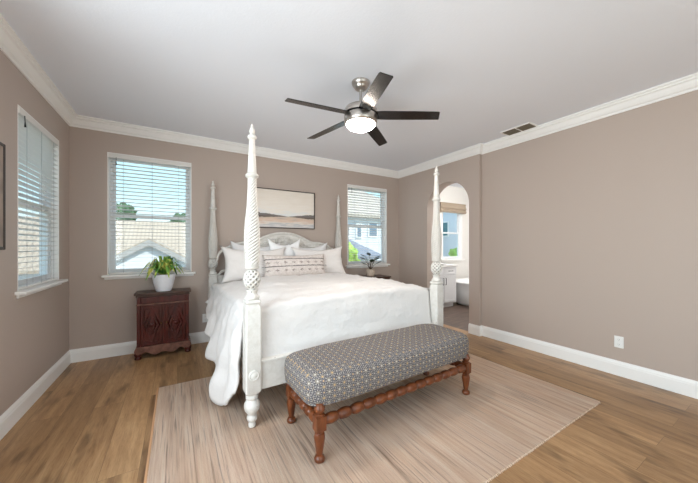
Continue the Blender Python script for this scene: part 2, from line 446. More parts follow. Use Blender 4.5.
def blind(name, label, w, z0, z1, loc, rotz, tilt=0.05, group=None):
    t = thing(name, label, 'blind', loc, rotz, group)
    x0, x1 = -w / 2 + 0.022, w / 2 - 0.022
    bm = BM(); box(bm, -w / 2 + 0.010, w / 2 - 0.010, -0.006, 0.045, z1 - 0.060, z1 - 0.010); obj('headrail', bm, m_slat, t, bevel=0.004)
    bm = BM(); z = z1 - 0.085; k = 0
    while z > z0 + 0.05:
        dy, dz = 0.024 * math.cos(tilt), 0.024 * math.sin(tilt)
        y = 0.024
        hexa(bm, [(x0, y - dy, z - dz), (x1, y - dy, z - dz), (x1, y + dy, z + dz), (x0, y + dy, z + dz),
                  (x0, y - dy, z - dz + 0.0028), (x1, y - dy, z - dz + 0.0028), (x1, y + dy, z + dz + 0.0028), (x0, y + dy, z + dz + 0.0028)])
        z -= 0.0445; k += 1
    obj('slats', bm, m_slat, t)
    bm = BM(); box(bm, x0, x1, 0.0, 0.048, z0 + 0.006, z0 + 0.026); obj('bottom_rail', bm, m_slat, t, bevel=0.003)
    for fx in (-0.33, 0.0, 0.33):
        bm = BM()
        for yy in (-0.003, 0.051): box(bm, fx * w - 0.0012, fx * w + 0.0012, yy - 0.001, yy + 0.001, z0 + 0.02, z1 - 0.055)
        obj('ladder_cord', bm, m_cord, t)
    bm = BM(); tube(bm, [(x0 + 0.06, -0.012, z1 - 0.055), (x0 + 0.06, -0.014, z1 - 0.10), (x0 + 0.062, -0.014, z1 - 0.14)], [0.003, 0.003, 0.007], 8)
    obj('cord_tassel', bm, m_black, t, smooth=True)
    return t
def wb(n, hole, kind, label, tilt=-0.06, bl=True):
    a0, a1, z0, z1 = hole; w = a1 - a0; c = (a0 + a1) / 2
    if kind == 'back': loc, rz = (c, YB, 0), 0
    elif kind == 'left': loc, rz = (XL, c, 0), PI / 2
    else: loc, rz = (c, YS, 0), PI
    window('window_%d' % n, w, z0, z1, loc, rz)
    if bl: blind('window_blind', label, w, z0, z1, loc, rz, tilt, 'white slatted blinds inside the windows')
wb(1, W1, 'back', 'open white slatted blind over the window behind the potted fern-like plant and red cabinet')
wb(2, W2, 'back', 'open white slatted blind on back wall right of the bed, above the small dark-leaved plant')
wb(3, WL, 'left', 'white slatted blind on the left wall, seen at a steep angle beside the corner', -0.2)
wb(4, WR, 'left', '', bl=False)
wb(5, WS, 'front', '', bl=False)

# ------------------------------------------------------------------ rug
rug = thing('area_rug', 'large beige striped woven rug on the wood floor beneath the bed and bench', 'rug', (1.427, 2.03, 0))
bm = BM()
def rugP(u, v):
    x = -1.57 + 3.14 * u; y = -1.08 + 2.16 * v
    if u > 0.999: x += 0.006 * noise.noise(Vector((0, y * 9, 1)))
    return (x, y, 0.010 + 0.001 * noise.noise(Vector((x * 3, y * 3, 0))))
g = sheet(bm, rugP, 80, 40)
bmesh.ops.solidify(bm, geom=bm.faces[:], thickness=0.009)
obj('rug_weave', bm, m_rug, rug)
bm = BM(); box(bm, -1.584, -1.570, -1.08, 1.08, 0.0, 0.0115); obj('rug_binding', bm, m_binding, rug)
bm = BM()
for i in range(560):
    x = -1.565 + 3.13 * i / 560
    for s in (-1, 1):
        L = 0.005 + 0.005 * random.random()
        y0 = s * 1.08; y1 = s * (1.08 + L); dx = random.uniform(-0.004, 0.004)
        v = [bm.verts.new(p) for p in ((x, y0, 0.009), (x + 0.0045, y0, 0.009), (x + 0.0035 + dx, y1, 0.002), (x + 0.001 + dx, y1, 0.002))]
        bm.faces.new(v)
o = obj('rug_fringe', bm, m_rug, rug)

# ------------------------------------------------------------------ bed
bed = thing('four_poster_bed', 'distressed white four-poster bed with twisted carved posts and arched headboard', 'bed', (1.42, 3.15, 0))
PX, YF, YH = 0.967, -1.045, 1.045
ROSE = 0.394
def post(x, y, foot_end, ysign):
    z0 = 0.0115 if foot_end else 0.0
    bm = BM()
    # turned foot
    foot = [(0.018, z0), (0.024, z0 + 0.004), (0.026, 0.03), (0.021, 0.05), (0.030, 0.058), (0.036, 0.072), (0.036, 0.085), (0.028, 0.098), (0.036, 0.115), (0.050, 0.135), (0.055, 0.160), (0.053, 0.180), (0.042, 0.200), (0.034, 0.210), (0.043, 0.220), (0.043, 0.235), (0.036, 0.243), (0.036, 0.256)]
    lathe(bm, foot, 24, x, y)
    obj_foot = bm
    # square block with chamfered ends
    hb = 0.054
    sec = [(0.040, 0.252), (hb, 0.272), (hb, 0.845), (0.052, 0.865), (0.044, 0.885), (hb, 0.900), (0.046, 0.918)]
    rings = []
    for r, z in sec:
        c = 0.008
        pts = [(r - c, -r), (r, -r + c), (r, r - c), (r - c, r), (-r + c, r), (-r, r - c), (-r, -r + c), (-r + c, -r)]
        rings.append([bm.verts.new((x + p, y + q, z)) for p, q in pts])
    for a_, b_ in zip(rings, rings[1:]):
        for k in range(8): bm.faces.new([a_[k], a_[(k + 1) % 8], b_[(k + 1) % 8], b_[k]])
    bm.faces.new(rings[0][::-1]); bm.faces.new(rings[-1])
    # raised panel edge on the four faces
    lathe(bm, [(0.040, 0.915), (0.052, 0.925), (0.052, 0.936), (0.040, 0.946), (0.034, 0.962), (0.040, 0.978), (0.044, 0.988)], 24, x, y)
    p = obj('bed_post', bm, m_paint, bed, angle=35)
    # lattice ball
    bm = BM(); prof = []
    zc, R = 1.062, 0.060
    for i in range(49):
        a_ = -PI / 2 + PI * i / 48
        prof.append((max(0.02, R * math.cos(a_)), zc + 0.076 * math.sin(a_)))
    def lat(r, z, t):
        f = (z - zc) / 0.076
        d = math.sin(4 * t + 6.5 * f) * math.sin(4 * t - 6.5 * f)
        return r * (1 - 0.16 * smooth_step(0.3, 0.7, abs(d)) * (1 if abs(f) < 0.9 else 0))
    lathe(bm, prof, 80, x, y, lat)
    pb = obj('pineapple_ball', bm, m_paint, p, smooth=True)
    def gb(c):
        t = math.atan2(c.y - y, c.x - x); f = (c.z - zc) / 0.076
        return 0.9 * smooth_step(0.5, 0.85, abs(math.sin(4 * t + 6.5 * f) * math.sin(4 * t - 6.5 * f))) if abs(f) < 0.9 else 0
    relief_tint(pb, gb)
    # twisted shaft
    bm = BM(); prof = [(0.044, 1.134), (0.050, 1.140), (0.050, 1.150), (0.044, 1.156)]
    N = 240
    for i in range(N + 1):
        z = 1.160 + (1.775 - 1.160) * i / N; f = i / N
        prof.append((0.049 + 0.007 * math.sin(PI * min(1, f * 1.5)) - 0.019 * smooth_step(0.25, 1, f), z))
    prof += [(0.032, 1.780), (0.044, 1.788), (0.046, 1.800), (0.038, 1.810), (0.032, 1.816)]
    def tw(r, z, t):
        if z < 1.165 or z > 1.77: return r
        e_ = min(1, (z - 1.165) / 0.03, (1.77 - z) / 0.03)
        return r * (1 - 0.17 * e_ * (1 - abs(math.sin(4.5 * (t - (z - 1.16) * 30)))) ** 1.3)
    lathe(bm, prof, 90, x, y, tw)
    ts = obj('twisted_shaft', bm, m_paint, p, smooth=True)
    def gl(c):
        if c.z < 1.168 or c.z > 1.768: return 0.15
        t = math.atan2(c.y - y, c.x - x)
        return smooth_step(0.62, 0.95, 1 - abs(math.sin(4.5 * (t - (c.z - 1.16) * 30))))
    relief_tint(ts, gl)
    bm = BM()
    lathe(bm, [(0.031, 1.812), (0.031, 1.83), (0.019, 2.052), (0.024, 2.056), (0.031, 2.064), (0.031, 2.078), (0.021, 2.086), (0.014, 2.092), (0.019, 2.104), (0.020, 2.116), (0.013, 2.132), (0.008, 2.145), (0.011, 2.152), (0.004, 2.166)], 20, x, y)
    obj('finial', bm, m_paint, p, angle=40)
    if foot_end:
        bm = BM(); Mx = Matrix.Translation((x, y + ysign * 0.0535, ROSE)) @ Matrix.Rotation(-ysign * PI / 2, 4, 'X')
        lathe(bm, [(0.036, 0.0), (0.037, 0.006), (0.031, 0.010), (0.026, 0.006), (0.020, 0.007), (0.012, 0.012), (0.004, 0.013)], 24, M=Mx)
        obj('rosette', bm, m_paint, p, angle=35)
    return p
post(-PX, YF, True, -1); post(PX, YF, True, -1); post(-PX, YH, False, 1); post(PX, YH, False, 1)
# rails
bm = BM(); box(bm, -PX + 0.054, PX - 0.054, YF - 0.022, YF + 0.022, 0.265, 0.47); box(bm, -PX + 0.054, PX - 0.054, YF - 0.030, YF + 0.026, 0.455, 0.475)
obj('foot_rail', bm, m_paint, bed, bevel=0.005)
for s in (-1, 1):
    bm = BM(); x_ = s * PX; box(bm, x_ - 0.018, x_ + 0.018, YF + 0.055, YH - 0.055, 0.265, 0.44); obj('side_rail', bm, m_paint, bed, bevel=0.005)
# headboard: arched panel with rolled rim
def hbz(x):
    a_ = abs(x)
    pts = [(0, 1.49), (0.10, 1.484), (0.20, 1.462), (0.30, 1.425), (0.38, 1.385), (0.44, 1.355), (0.50, 1.345), (0.58, 1.345), (0.66, 1.33), (0.74, 1.30), (0.80, 1.262), (0.85, 1.235), (0.90, 1.225), (0.93, 1.235)]
    for (p0, q0), (p1, q1) in zip(pts, pts[1:]):
        if a_ <= p1:
            t_ = (a_ - p0) / (p1 - p0); t_ = t_ * t_ * (3 - 2 * t_) if p0 > 0.6 else t_
            return q0 + (q1 - q0) * t_
    return pts[-1][1]
xs = [-0.80 + 1.60 * i / 48 for i in range(49)]
bm = BM(); prism(bm, [(x_, hbz(x_)) for x_ in xs] + [(0.80, 0.30), (-0.80, 0.30)], YH - 0.02, YH + 0.02)
hb = obj('headboard', bm, m_paint, bed)
bm = BM(); tube(bm, [(x_, YH - 0.018, hbz(x_)) for x_ in [-0.80 + 1.6 * i / 64 for i in range(65)]], 0.020, 10); tube(bm, [(x_ * 0.9, YH - 0.024, hbz(x_) - 0.065) for x_ in xs], 0.008, 8)
obj('rim_moulding', bm, m_paint, hb, smooth=True)
for s in (-1, 1):   # open scroll between headboard and post
    bm = BM()
    tube(bm, [(s * x_, YH - 0.005, z_) for x_, z_ in ((0.79, 1.27), (0.84, 1.245), (0.88, 1.215), (0.905, 1.17), (0.915, 1.12), (0.935, 1.09), (0.955, 1.06))], [0.022, 0.022, 0.020, 0.017, 0.016, 0.017, 0.02], 10)
    tube(bm, [(s * x_, YH - 0.005, z_) for x_, z_ in ((0.79, 0.94), (0.83, 0.965), (0.86, 0.955), (0.89, 0.92), (0.94, 0.885))], 0.018, 10)
    box(bm, min(s * 0.78, s * 0.815), max(s * 0.78, s * 0.815), YH - 0.015, YH + 0.015, 0.93, 1.27)
    box(bm, min(s * 0.78, s * 0.94), max(s * 0.78, s * 0.94), YH - 0.018, YH + 0.018, 0.30, 0.90)
    obj('scroll_bracket', bm, m_paint, hb, smooth=True)
# shell carving on the crest
bm = BM()
lathe(bm, [(0.105, 0.0), (0.108, 0.008), (0.096, 0.014), (0.088, 0.006), (0.03, 0.010), (0.005, 0.012)], 32, M=Matrix.Translation((0, YH - 0.02, 1.375)) @ Matrix.Diagonal((1.25, 1, 0.72, 1)) @ Matrix.Rotation(PI / 2, 4, 'X'))
for k in range(9):
    a_ = PI * (0.06 + 0.88 * k / 8)
    tube(bm, [(0.018 * math.cos(a_), YH - 0.034, 1.35 + 0.015 * math.sin(a_)), (0.065 * math.cos(a_), YH - 0.038, 1.35 + 0.045 * math.sin(a_)), (0.098 * math.cos(a_), YH - 0.034, 1.35 + 0.072 * math.sin(a_))], [0.006, 0.010, 0.008], 8)
for s in (-1, 1):
    tube(bm, [(s * (0.14 + 0.28 * t_), YH - 0.026, 1.345 - 0.075 * t_ + 0.024 * math.sin(6.5 * t_)) for t_ in [i / 14 for i in range(15)]], [0.016 * (1 - 0.75 * i / 14) for i in range(15)], 8)
    for k in range(5):
        t_ = 0.15 + 0.17 * k
        cx_ = s * (0.14 + 0.28 * t_); cz = 1.345 - 0.075 * t_
        tube(bm, [(cx_, YH - 0.026, cz), (cx_ + s * 0.02, YH - 0.032, cz + 0.03), (cx_ + s * 0.045, YH - 0.026, cz + 0.038)], [0.006, 0.009, 0.003], 8)
cc = obj('crest_carving', bm, m_paint, hb, smooth=True); relief_tint(cc, lambda c: 0.3 if c.y > YH - 0.030 else 0.0)

# mattress and duvet
bm = BM(); box(bm, 0.50, 2.34, 2.17, 4.14, 0.28, 0.80)
mt = obj('mattress', bm, m_pillow, bevel=0.03); tag(mt, 'thick white mattress in the four-poster bed, under the duvet', 'mattress')

DX0, DX1, DY0, DY1 = 0.46, 2.37, 2.195, 3.98
def ztop(x, y):
    fx = min(x - DX0, DX1 - x) ; 
    z = 0.818 + 0.062 * smooth_step(-0.05, 0.42, fx) + 0.022 * smooth_step(0, 0.3, y - DY0)
    z += 0.014 * noise.noise(Vector((x * 2.2, y * 2.6, 3))) + 0.008 * noise.noise(Vector((x * 6, y * 5, 8))) + 0.006 * (1 - abs(noise.noise(Vector((x * 4 + y * 3, y * 3 - x * 4, 1)))) * 3)
    q_ = noise.noise(Vector((x * 1.6 + y * 0.8, y * 4.2 - x * 0.8, 21)))
    z += 0.012 * (1 - min(1, abs(q_) * 5)) + 0.008 * (1 - min(1, abs(noise.noise(Vector((x * 5 + 3, y * 2.2, 31)))) * 5))
    z = z + (0.824 - z) * smooth_step(3.60, 3.72, y)
    # soft ridge where the duvet folds over near the foot
    z += 0.012 * math.exp(-((y - (2.46 + 0.05 * math.sin(2 * x))) / 0.05) ** 2)
    return z
def lerp_tab(tab, y):
    if y <= tab[0][0]: return tab[0][1:]
    for a_, b_ in zip(tab, tab[1:]):
        if y <= b_[0]:
            t_ = (y - a_[0]) / (b_[0] - a_[0]); t_ = t_ * t_ * (3 - 2 * t_)
            return tuple(p + (q - p) * t_ for p, q in zip(a_[1:], b_[1:]))
    return tab[-1][1:]
bm = BM()
NX, NY, NF, NS = 70, 76, 26, 34
left_tab = [(2.19, 0.25, 0.36), (2.32, 0.10, 0.30), (2.45, 0.035, 0.275), (2.62, 0.13, 0.265), (2.85, 0.26, 0.285), (3.15, 0.36, 0.31), (3.5, 0.46, 0.325), (3.75, 0.52, 0.35), (4.0, 0.60, 0.38)]
right_tab = [(2.19, 0.30, 2.46), (2.5, 0.14, 2.54), (3.0, 0.28, 2.56), (3.5, 0.36, 2.55), (4.0, 0.42, 2.52)]
def yrow(j): return DY0 + (DY1 - DY0) * j / NY
def sideP(y, s, left):
    """s: 0 at the mattress edge, 1 at the hem"""
    hem, xh = lerp_tab(left_tab if left else right_tab, y)
    X0 = DX0 if left else DX1; zt = ztop(X0, y)
    a_ = min(1, s / 0.22) * PI / 2
    sg = -1 if left else 1
    R = 0.055
    x = X0 + sg * R * math.sin(a_); z = zt - R * (1 - math.cos(a_))
    if s > 0.22:
        q = (s - 0.22) / 0.78
        z = zt - R + (hem - (zt - R)) * q
        xe = X0 + sg * R
        x = xe + (xh - xe) * (q ** 0.65)
        amp = 0.030 * q
        x += sg * amp * (math.sin(y * 17 + 2.2 * q) + 0.6 * math.sin(y * 31 + 1.3 - 3 * q) + 1.2 * noise.noise(Vector((y * 5, z * 3, 5 if left else 9))))
        x += sg * 0.02 * noise.noise(Vector((y * 9, z * 8, 2)))
    yy = y
    return (x, yy + 0.02 * s * math.sin(y * 11), z)
rows = []
for j in range(NY + 1):
    y = yrow(j); row = []
    for i in range(NS, 0, -1): row.append(bm.verts.new(sideP(y, i / NS, True)))
    for i in range(NX + 1):
        x = DX0 + (DX1 - DX0) * i / NX; row.append(bm.verts.new((x, y, ztop(x, y))))
    for i in range(1, NS + 1): row.append(bm.verts.new(sideP(y, i / NS, False)))
    rows.append(row)
for a_, b_ in zip(rows, rows[1:]):
    for k in range(len(a_) - 1): bm.faces.new([a_[k], a_[k + 1], b_[k + 1], b_[k]])
# foot drape, between the posts
i0 = next(i for i in range(NX + 1) if DX0 + (DX1 - DX0) * i / NX > 0.512); i1 = max(i for i in range(NX + 1) if DX0 + (DX1 - DX0) * i / NX < 2.330)
prev = [rows[0][NS + i] for i in range(i0, i1 + 1)]
for s_ in range(1, NF + 1):
    q = s_ / NF; cur = []
    for i in range(i0, i1 + 1):
        x = DX0 + (DX1 - DX0) * i / NX; zt = ztop(x, DY0); R = 0.05
        if q < 0.2:
            a_ = q / 0.2 * PI / 2; y = DY0 - R * math.sin(a_); z = zt - R * (1 - math.cos(a_))
        else:
            p = (q - 0.2) / 0.8; z = zt - R + (0.452 + 0.006 * math.sin(x * 5) - zt + R) * p
            y = DY0 - R - 0.028 * p + 0.008 * noise.noise(Vector((x * 2.5, z * 9, 4))) + 0.006 * math.sin(x * 9 + z * 6) * p
        cur.append(bm.verts.new((x, y, z)))
    for k in range(len(cur) - 1): bm.faces.new([prev[k], prev[k + 1], cur[k + 1], cur[k]])
    prev = cur
dv = obj('duvet', bm, m_duvet, smooth=True)
so = dv.modifiers.new('thick', 'SOLIDIFY'); so.thickness = 0.022; so.offset = -1
tag(dv, 'fluffy white duvet spread over the bed, spilling down its left side to the rug', 'duvet')

# ------------------------------------------------------------------ pillows
def pillow_bm(w, h, t, seed, ear=0.10, sag=0.0, piping=False):
    bm = BM(); n = 30
    def P(sgn):
        def f(u, v):
            a_, b_ = 2 * u - 1, 2 * v - 1
            x = a_ * w / 2 * (1 - ear * (1 - b_ * b_) * abs(a_) ** 2 * 0.9)
            z = b_ * h / 2 * (1 - ear * (1 - a_ * a_) * abs(b_) ** 2 * 0.9)
            if b_ > 0: z -= sag * (1 - a_ * a_) * b_
            th = (max(0, 1 - abs(a_) ** 2.6) ** 0.62) * (max(0, 1 - abs(b_) ** 2.6) ** 0.62)
            y = sgn * t / 2 * th
            wr = 0.012 * noise.noise(Vector((a_ * 2.5 + seed, b_ * 2.5, sgn))) + 0.006 * noise.noise(Vector((a_ * 7 + seed, b_ * 7, sgn)))
            y += wr * min(1, th * 2)
            return (x, y, z)
        return f
    sheet(bm, P(-1), n, n); sheet(bm, P(1), n, n)
    bmesh.ops.remove_doubles(bm, verts=bm.verts[:], dist=0.0004)
    return bm
def pillow(name, label, loc, w, h, t, tilt, mat, seed, rz=0, ry=0, cat='pillow', ear=0.13, sag=0.012, group=None):
    o = obj(name, pillow_bm(w, h, t, seed, ear, sag), mat, smooth=True)
    o.location = loc; o.rotation_euler = (-tilt, ry, rz)
    return tag(o, label, cat, group)
G = 'white pillows against the headboard'
pillow('pillow', 'white back-row pillow at far left, its top corner poking above the front sham', (0.99, 4.075, 1.115), 0.70, 0.50, 0.12, 0.14, m_pillow, 1, ry=0.03, ear=0.16, sag=0.05, group=G)
pillow('pillow', 'white back-row pillow at right, its corner peaking behind the front sham', (1.80, 4.075, 1.11), 0.68, 0.48, 0.12, 0.14, m_pillow, 2, ry=-0.03, ear=0.16, sag=0.05, group=G)
pillow('throw_cushion', 'bright white square cushion with sagging top edge and two peaked corners below the carved crest', (1.372, 3.975, 1.155), 0.50, 0.52, 0.09, 0.16, m_euro, 3, ear=0.16, sag=0.07, cat='cushion')
pillow('pillow_sham', 'ivory front-row sham on the left, nearest the left bed posts', (0.925, 3.845, 1.066), 0.86, 0.47, 0.17, 0.26, m_pillow2, 4, ry=0.015, ear=0.15, sag=0.035, group='large front-row shams')
pillow('pillow_sham', 'ivory front-row sham on the right, next to the right window', (1.865, 3.845, 1.066), 0.86, 0.47, 0.17, 0.26, m_pillow2, 5, ry=-0.015, ear=0.15, sag=0.035, group='large front-row shams')
lum = pillow('lumbar_pillow', 'long woven lumbar pillow with dark stripes and small diamond motifs in front of all pillows', (1.415, 3.675, 1.032), 0.89, 0.31, 0.14, 0.24, m_lumbar, 6, cat='pillow', ear=0.05)
for s in (-1, 1):
    bm = BM()
    for k in range(14):
        z = -0.14 + 0.28 * k / 13
        tube(bm, [(s * 0.435, 0, z), (s * 0.450, -0.004, z), (s * (0.468 + 0.004 * random.random()), -0.008, z - 0.006)], [0.0035, 0.0045, 0.0025], 6)
    obj('side_fringe', bm, m_lumbar, lum, smooth=True)

# the bed and all on it stand turned a little from square
for o in list(COL.objects):
    if o.parent is None and o.name.split('.')[0] in ('four_poster_bed', 'mattress', 'duvet', 'pillow', 'throw_cushion', 'pillow_sham', 'lumbar_pillow'):
        d_ = Vector((o.location.x - 1.42, o.location.y - 3.15, 0)); a_ = 0.024
        o.location = (1.42 + d_.x * math.cos(a_) - d_.y * math.sin(a_) - 0.022, 3.15 + d_.x * math.sin(a_) + d_.y * math.cos(a_) + 0.015, o.location.z)
        o.rotation_euler.z += a_

# ------------------------------------------------------------------ bench
ba = math.atan2(1.643 - 1.585, 2.142 - 0.721)
bench = thing('upholstered_bench', 'long bench with grey patterned upholstery and turned walnut legs at the foot of the bed', 'bench', (1.431, 1.80, 0.0115), ba * 0.8)
BW, BD = 0.71, 0.225
bm = BM()
w, d, z0, z1 = 0.785, 0.272, 0.335, 0.510
def seatP(n1, n2):
    pass
N1, N2 = 64, 26
# superellipsoid-like rounded block
def sgnpow(v, p): return math.copysign(abs(v) ** p, v)
bm = BM(); rings = []
prof = [(0.90, 0.0), (0.955, 0.004), (0.985, 0.02), (0.998, 0.05), (1.0, 0.085), (0.995, 0.115), (0.98, 0.142), (0.945, 0.162), (0.88, 0.176), (0.78, 0.184), (0.6, 0.189), (0.35, 0.191)]
SEG = 96
for fr, dz in prof:
    ring = []
    ins = (1 - fr) * 0.272
    for k in range(SEG):
        t_ = 2 * PI * k / SEG
        cx_, sy_ = sgnpow(math.cos(t_), 0.28), sgnpow(math.sin(t_), 0.28)
        x_ = cx_ * (w - ins); y_ = sy_ * (d - ins)
        zz = z0 + dz + 0.004 * noise.noise(Vector((x_ * 5, y_ * 5, dz * 8)))
        ring.append(bm.verts.new((x_, y_, zz)))
    rings.append(ring)
for a_, b_ in zip(rings, rings[1:]):
    for k in range(SEG): bm.faces.new([a_[k], a_[(k + 1) % SEG], b_[(k + 1) % SEG], b_[k]])
bm.faces.new(rings[0][::-1]); bm.faces.new(rings[-1])
seat = obj('seat', bm, m_bench, bench, smooth=True)
uvl = seat.data.uv_layers.new(name='UVMap')
for p_ in seat.data.polygons:      # the cloth is pulled over the edges without a break
    nn = p_.normal
    for li in p_.loop_indices:
        c_ = seat.data.vertices[seat.data.loops[li].vertex_index].co
        dz_ = (z0 + 0.155) - c_.z
        if nn.z > 0.6: uv_ = (c_.x, c_.y)
        elif abs(nn.y) > abs(nn.x): uv_ = (c_.x, math.copysign(0.255 + dz_, nn.y))
        else: uv_ = (math.copysign(0.768 + dz_, nn.x), c_.y)
        uvl.data[li].uv = uv_
bm = BM(); tube(bm, [((w - 0.014) * sgnpow(math.cos(2 * PI * k / 96), 0.25), (d - 0.014) * sgnpow(math.sin(2 * PI * k / 96), 0.25), z0 + 0.004) for k in range(96)], 0.006, 6, closed=True)
pp = obj('piping', bm, m_bench, seat, smooth=True); boxuv(pp)
for sx in (-1, 1):
    for sy in (-1, 1):
        bm = BM(); x_, y_ = sx * BW, sy * BD
        lathe(bm, [(0.024, 0.0), (0.031, 0.006), (0.033, 0.018), (0.028, 0.030), (0.017, 0.038), (0.020, 0.05), (0.024, 0.075), (0.031, 0.12), (0.034, 0.145), (0.030, 0.165), (0.022, 0.172), (0.031, 0.180), (0.032, 0.188)], 20, x_, y_)
        box(bm, x_ - 0.031, x_ + 0.031, y_ - 0.031, y_ + 0.031, 0.187, 0.272)
        lathe(bm, [(0.030, 0.272), (0.032, 0.279), (0.022, 0.286), (0.025, 0.296), (0.034, 0.310), (0.034, 0.322), (0.026, 0.334), (0.024, 0.350)], 20, x_, y_)
        obj('leg', bm, m_walnut, bench, angle=35)
def spindle(p0, p1, nb, r0=0.024, r1=0.033):
    bm = BM(); p0, p1 = Vector(p0), Vector(p1); L = (p1 - p0).length; prof = []
    for k in range(nb):
        a_ = L * k / nb; b_ = L / nb
        for q in range(9):
            t_ = q / 9
            prof.append((r0 + (r1 - r0) * math.sin(PI * t_) ** 0.8 if q else r0 * 0.92, a_ + b_ * t_))
    prof.append((r0, L))
    q = (p1 - p0).normalized().to_track_quat('Z', 'Y').to_matrix().to_4x4()
    lathe(bm, prof, 18, M=Matrix.Translation(p0) @ q)
    return bm
for sy in (-1,):
    obj('stretcher', spindle((-BW + 0.03, sy * BD, 0.235), (BW - 0.03, sy * BD, 0.235), 14), m_walnut, bench, angle=50)
obj('stretcher', spindle((-BW + 0.03, BD, 0.235), (BW - 0.03, BD, 0.235), 14), m_walnut, bench, angle=50)
for sx in (-1, 1):
    obj('side_stretcher', spindle((sx * BW, -BD + 0.03, 0.232), (sx * BW, BD - 0.03, 0.232), 5), m_walnut, bench, angle=50)

# ------------------------------------------------------------------ red cabinet (left) and nightstand (right)
def cabinet(name, label, loc, w=0.55, dpt=0.26, h=0.757, simple=False):
    t = thing(name, label, 'cabinet' if name == 'cabinet' else 'nightstand', loc)
    hw, hd = w / 2, dpt / 2
    bm = BM(); box(bm, -hw + 0.03, hw - 0.03, -hd + 0.022, hd - 0.01, 0.115, h - 0.045)
    for s in (-1, 1):   # corner stiles
        x_ = s * (hw - 0.034); box(bm, x_ - 0.018, x_ + 0.018, -hd + 0.012, -hd + 0.03, 0.12, h - 0.045)
    box(bm, -0.012, 0.012, -hd + 0.014, -hd + 0.03, 0.14, h - 0.13)
    obj('body', bm, m_mahog, t, bevel=0.004)
    bm = BM(); box(bm, -hw - 0.008, hw + 0.008, -hd - 0.012, hd, h - 0.022, h); box(bm, -hw + 0.008, hw - 0.008, -hd + 0.002, hd - 0.004, h - 0.046, h - 0.022)
    obj('top', bm, m_mahog_top, t, bevel=0.006)
    bm = BM(); box(bm, -hw + 0.056, hw - 0.056, -hd + 0.010, -hd + 0.026, h - 0.120, h - 0.052); obj('drawer', bm, m_mahog, t, bevel=0.004)
    bm = BM(); box(bm, -hw + 0.012, hw - 0.012, -hd + 0.000, -hd + 0.03, h - 0.140, h - 0.124); obj('moulding', bm, m_edge, t, bevel=0.004)
    for s in (-1, 1):
        xa, xb = (0.016, hw - 0.055); x0_, x1_ = (xa, xb) if s > 0 else (-xb, -xa)
        z0_, z1_ = 0.150, h - 0.148; yf = -hd + 0.012
        bm = BM(); box(bm, x0_, x1_, yf + 0.006, yf + 0.02, z0_, z1_)
        b_ = 0.022
        box(bm, x0_, x0_ + b_, yf, yf + 0.006, z0_, z1_); box(bm, x1_ - b_, x1_, yf, yf + 0.006, z0_, z1_)
        box(bm, x0_ + b_, x1_ - b_, yf, yf + 0.006, z0_, z0_ + b_); box(bm, x0_ + b_, x1_ - b_, yf, yf + 0.006, z1_ - b_, z1_)
        dr = obj('door', bm, m_mahog, t, bevel=0.003)
        # carved lozenges
        bm = BM(); cx_, cz = (x0_ + x1_) / 2, (z0_ + z1_) / 2; rx, rz = (x1_ - x0_) / 2 - 0.028, (z1_ - z0_) / 2 - 0.03
        for k in (1.0, 0.55):
            tube(bm, [(cx_ + rx * k * q[0], yf + 0.004, cz + rz * k * q[1]) for q in ((0, 1), (0.5, 0.5), (1, 0), (0.5, -0.5), (0, -1), (-0.5, -0.5), (-1, 0), (-0.5, 0.5))], 0.009, 6, closed=True)
        for q in ((1, 1), (-1, 1), (1, -1), (-1, -1)):
            tube(bm, [(cx_ + rx * q[0] * a_, yf + 0.005, cz + rz * q[1] * b2) for a_, b2 in ((0.95, 0.45), (0.9, 0.9), (0.4, 0.97))], 0.005, 6)
        lathe(bm, [(0.024, 0), (0.024, 0.006), (0.012, 0.012), (0.002, 0.013)], 12, M=Matrix.Translation((cx_, yf + 0.006, cz)) @ Matrix.Rotation(PI / 2, 4, 'X'))
        obj('door_carving', bm, m_mahog, dr, smooth=True)
        bm = BM(); lathe(bm, [(0.004, 0), (0.004, 0.008), (0.009, 0.012), (0.008, 0.020), (0.002, 0.022)], 12, M=Matrix.Translation((s * 0.027, yf, cz + 0.02)) @ Matrix.Rotation(PI / 2, 4, 'X'))
        obj('knob', bm, m_brass, dr, smooth=True)
    # scalloped apron flaring outwards
    bm = BM(); pts = [(-hw + 0.01, 0.145), (hw - 0.01, 0.145), (hw + 0.008, 0.10), (hw - 0.02, 0.062), (hw - 0.07, 0.066)]
    for i in range(13):
        x_ = (hw - 0.10) * (1 - 2 * i / 12); u_ = abs(x_) / (hw - 0.10)
        pts.append((x_, 0.068 + 0.018 * math.cos(u_ * PI * 2.0) - 0.022 * (1 - u_)))
    pts += [(-hw + 0.07, 0.066), (-hw + 0.02, 0.062), (-hw - 0.008, 0.10)]
    prism(bm, pts, -hd - 0.008, -hd + 0.022)
    for s in (-1, 1): prism(bm, [(s * (hw + 0.006), 0.07), (s * (hw + 0.006), 0.10), (s * (hw - 0.01), 0.145), (s * (hw - 0.03), 0.145), (s * (hw - 0.03), 0.07)], -hd + 0.022, hd - 0.01)
    obj('apron', bm, m_edge, t, bevel=0.003)
    for sx in (-1, 1):
        for sy in (-1, 1):
            bm = BM(); lathe(bm, [(0.020, 0.0), (0.030, 0.006), (0.034, 0.016), (0.026, 0.028), (0.024, 0.034), (0.034, 0.046), (0.036, 0.060), (0.030, 0.074), (0.020, 0.08)], 18, sx * (hw - 0.026), sy * (hd - 0.036) - 0.006)
            obj('foot', bm, m_mahog, t, smooth=True)
    return t
cabinet('cabinet', 'small dark red carved wooden cabinet with two doors under the left back window', (-0.137, 4.130, 0), 0.55, 0.27)
cabinet('nightstand', 'dark red wooden nightstand mostly hidden behind the right side of the bed', (2.92, 4.095, 0), 0.60, 0.34, 0.765)

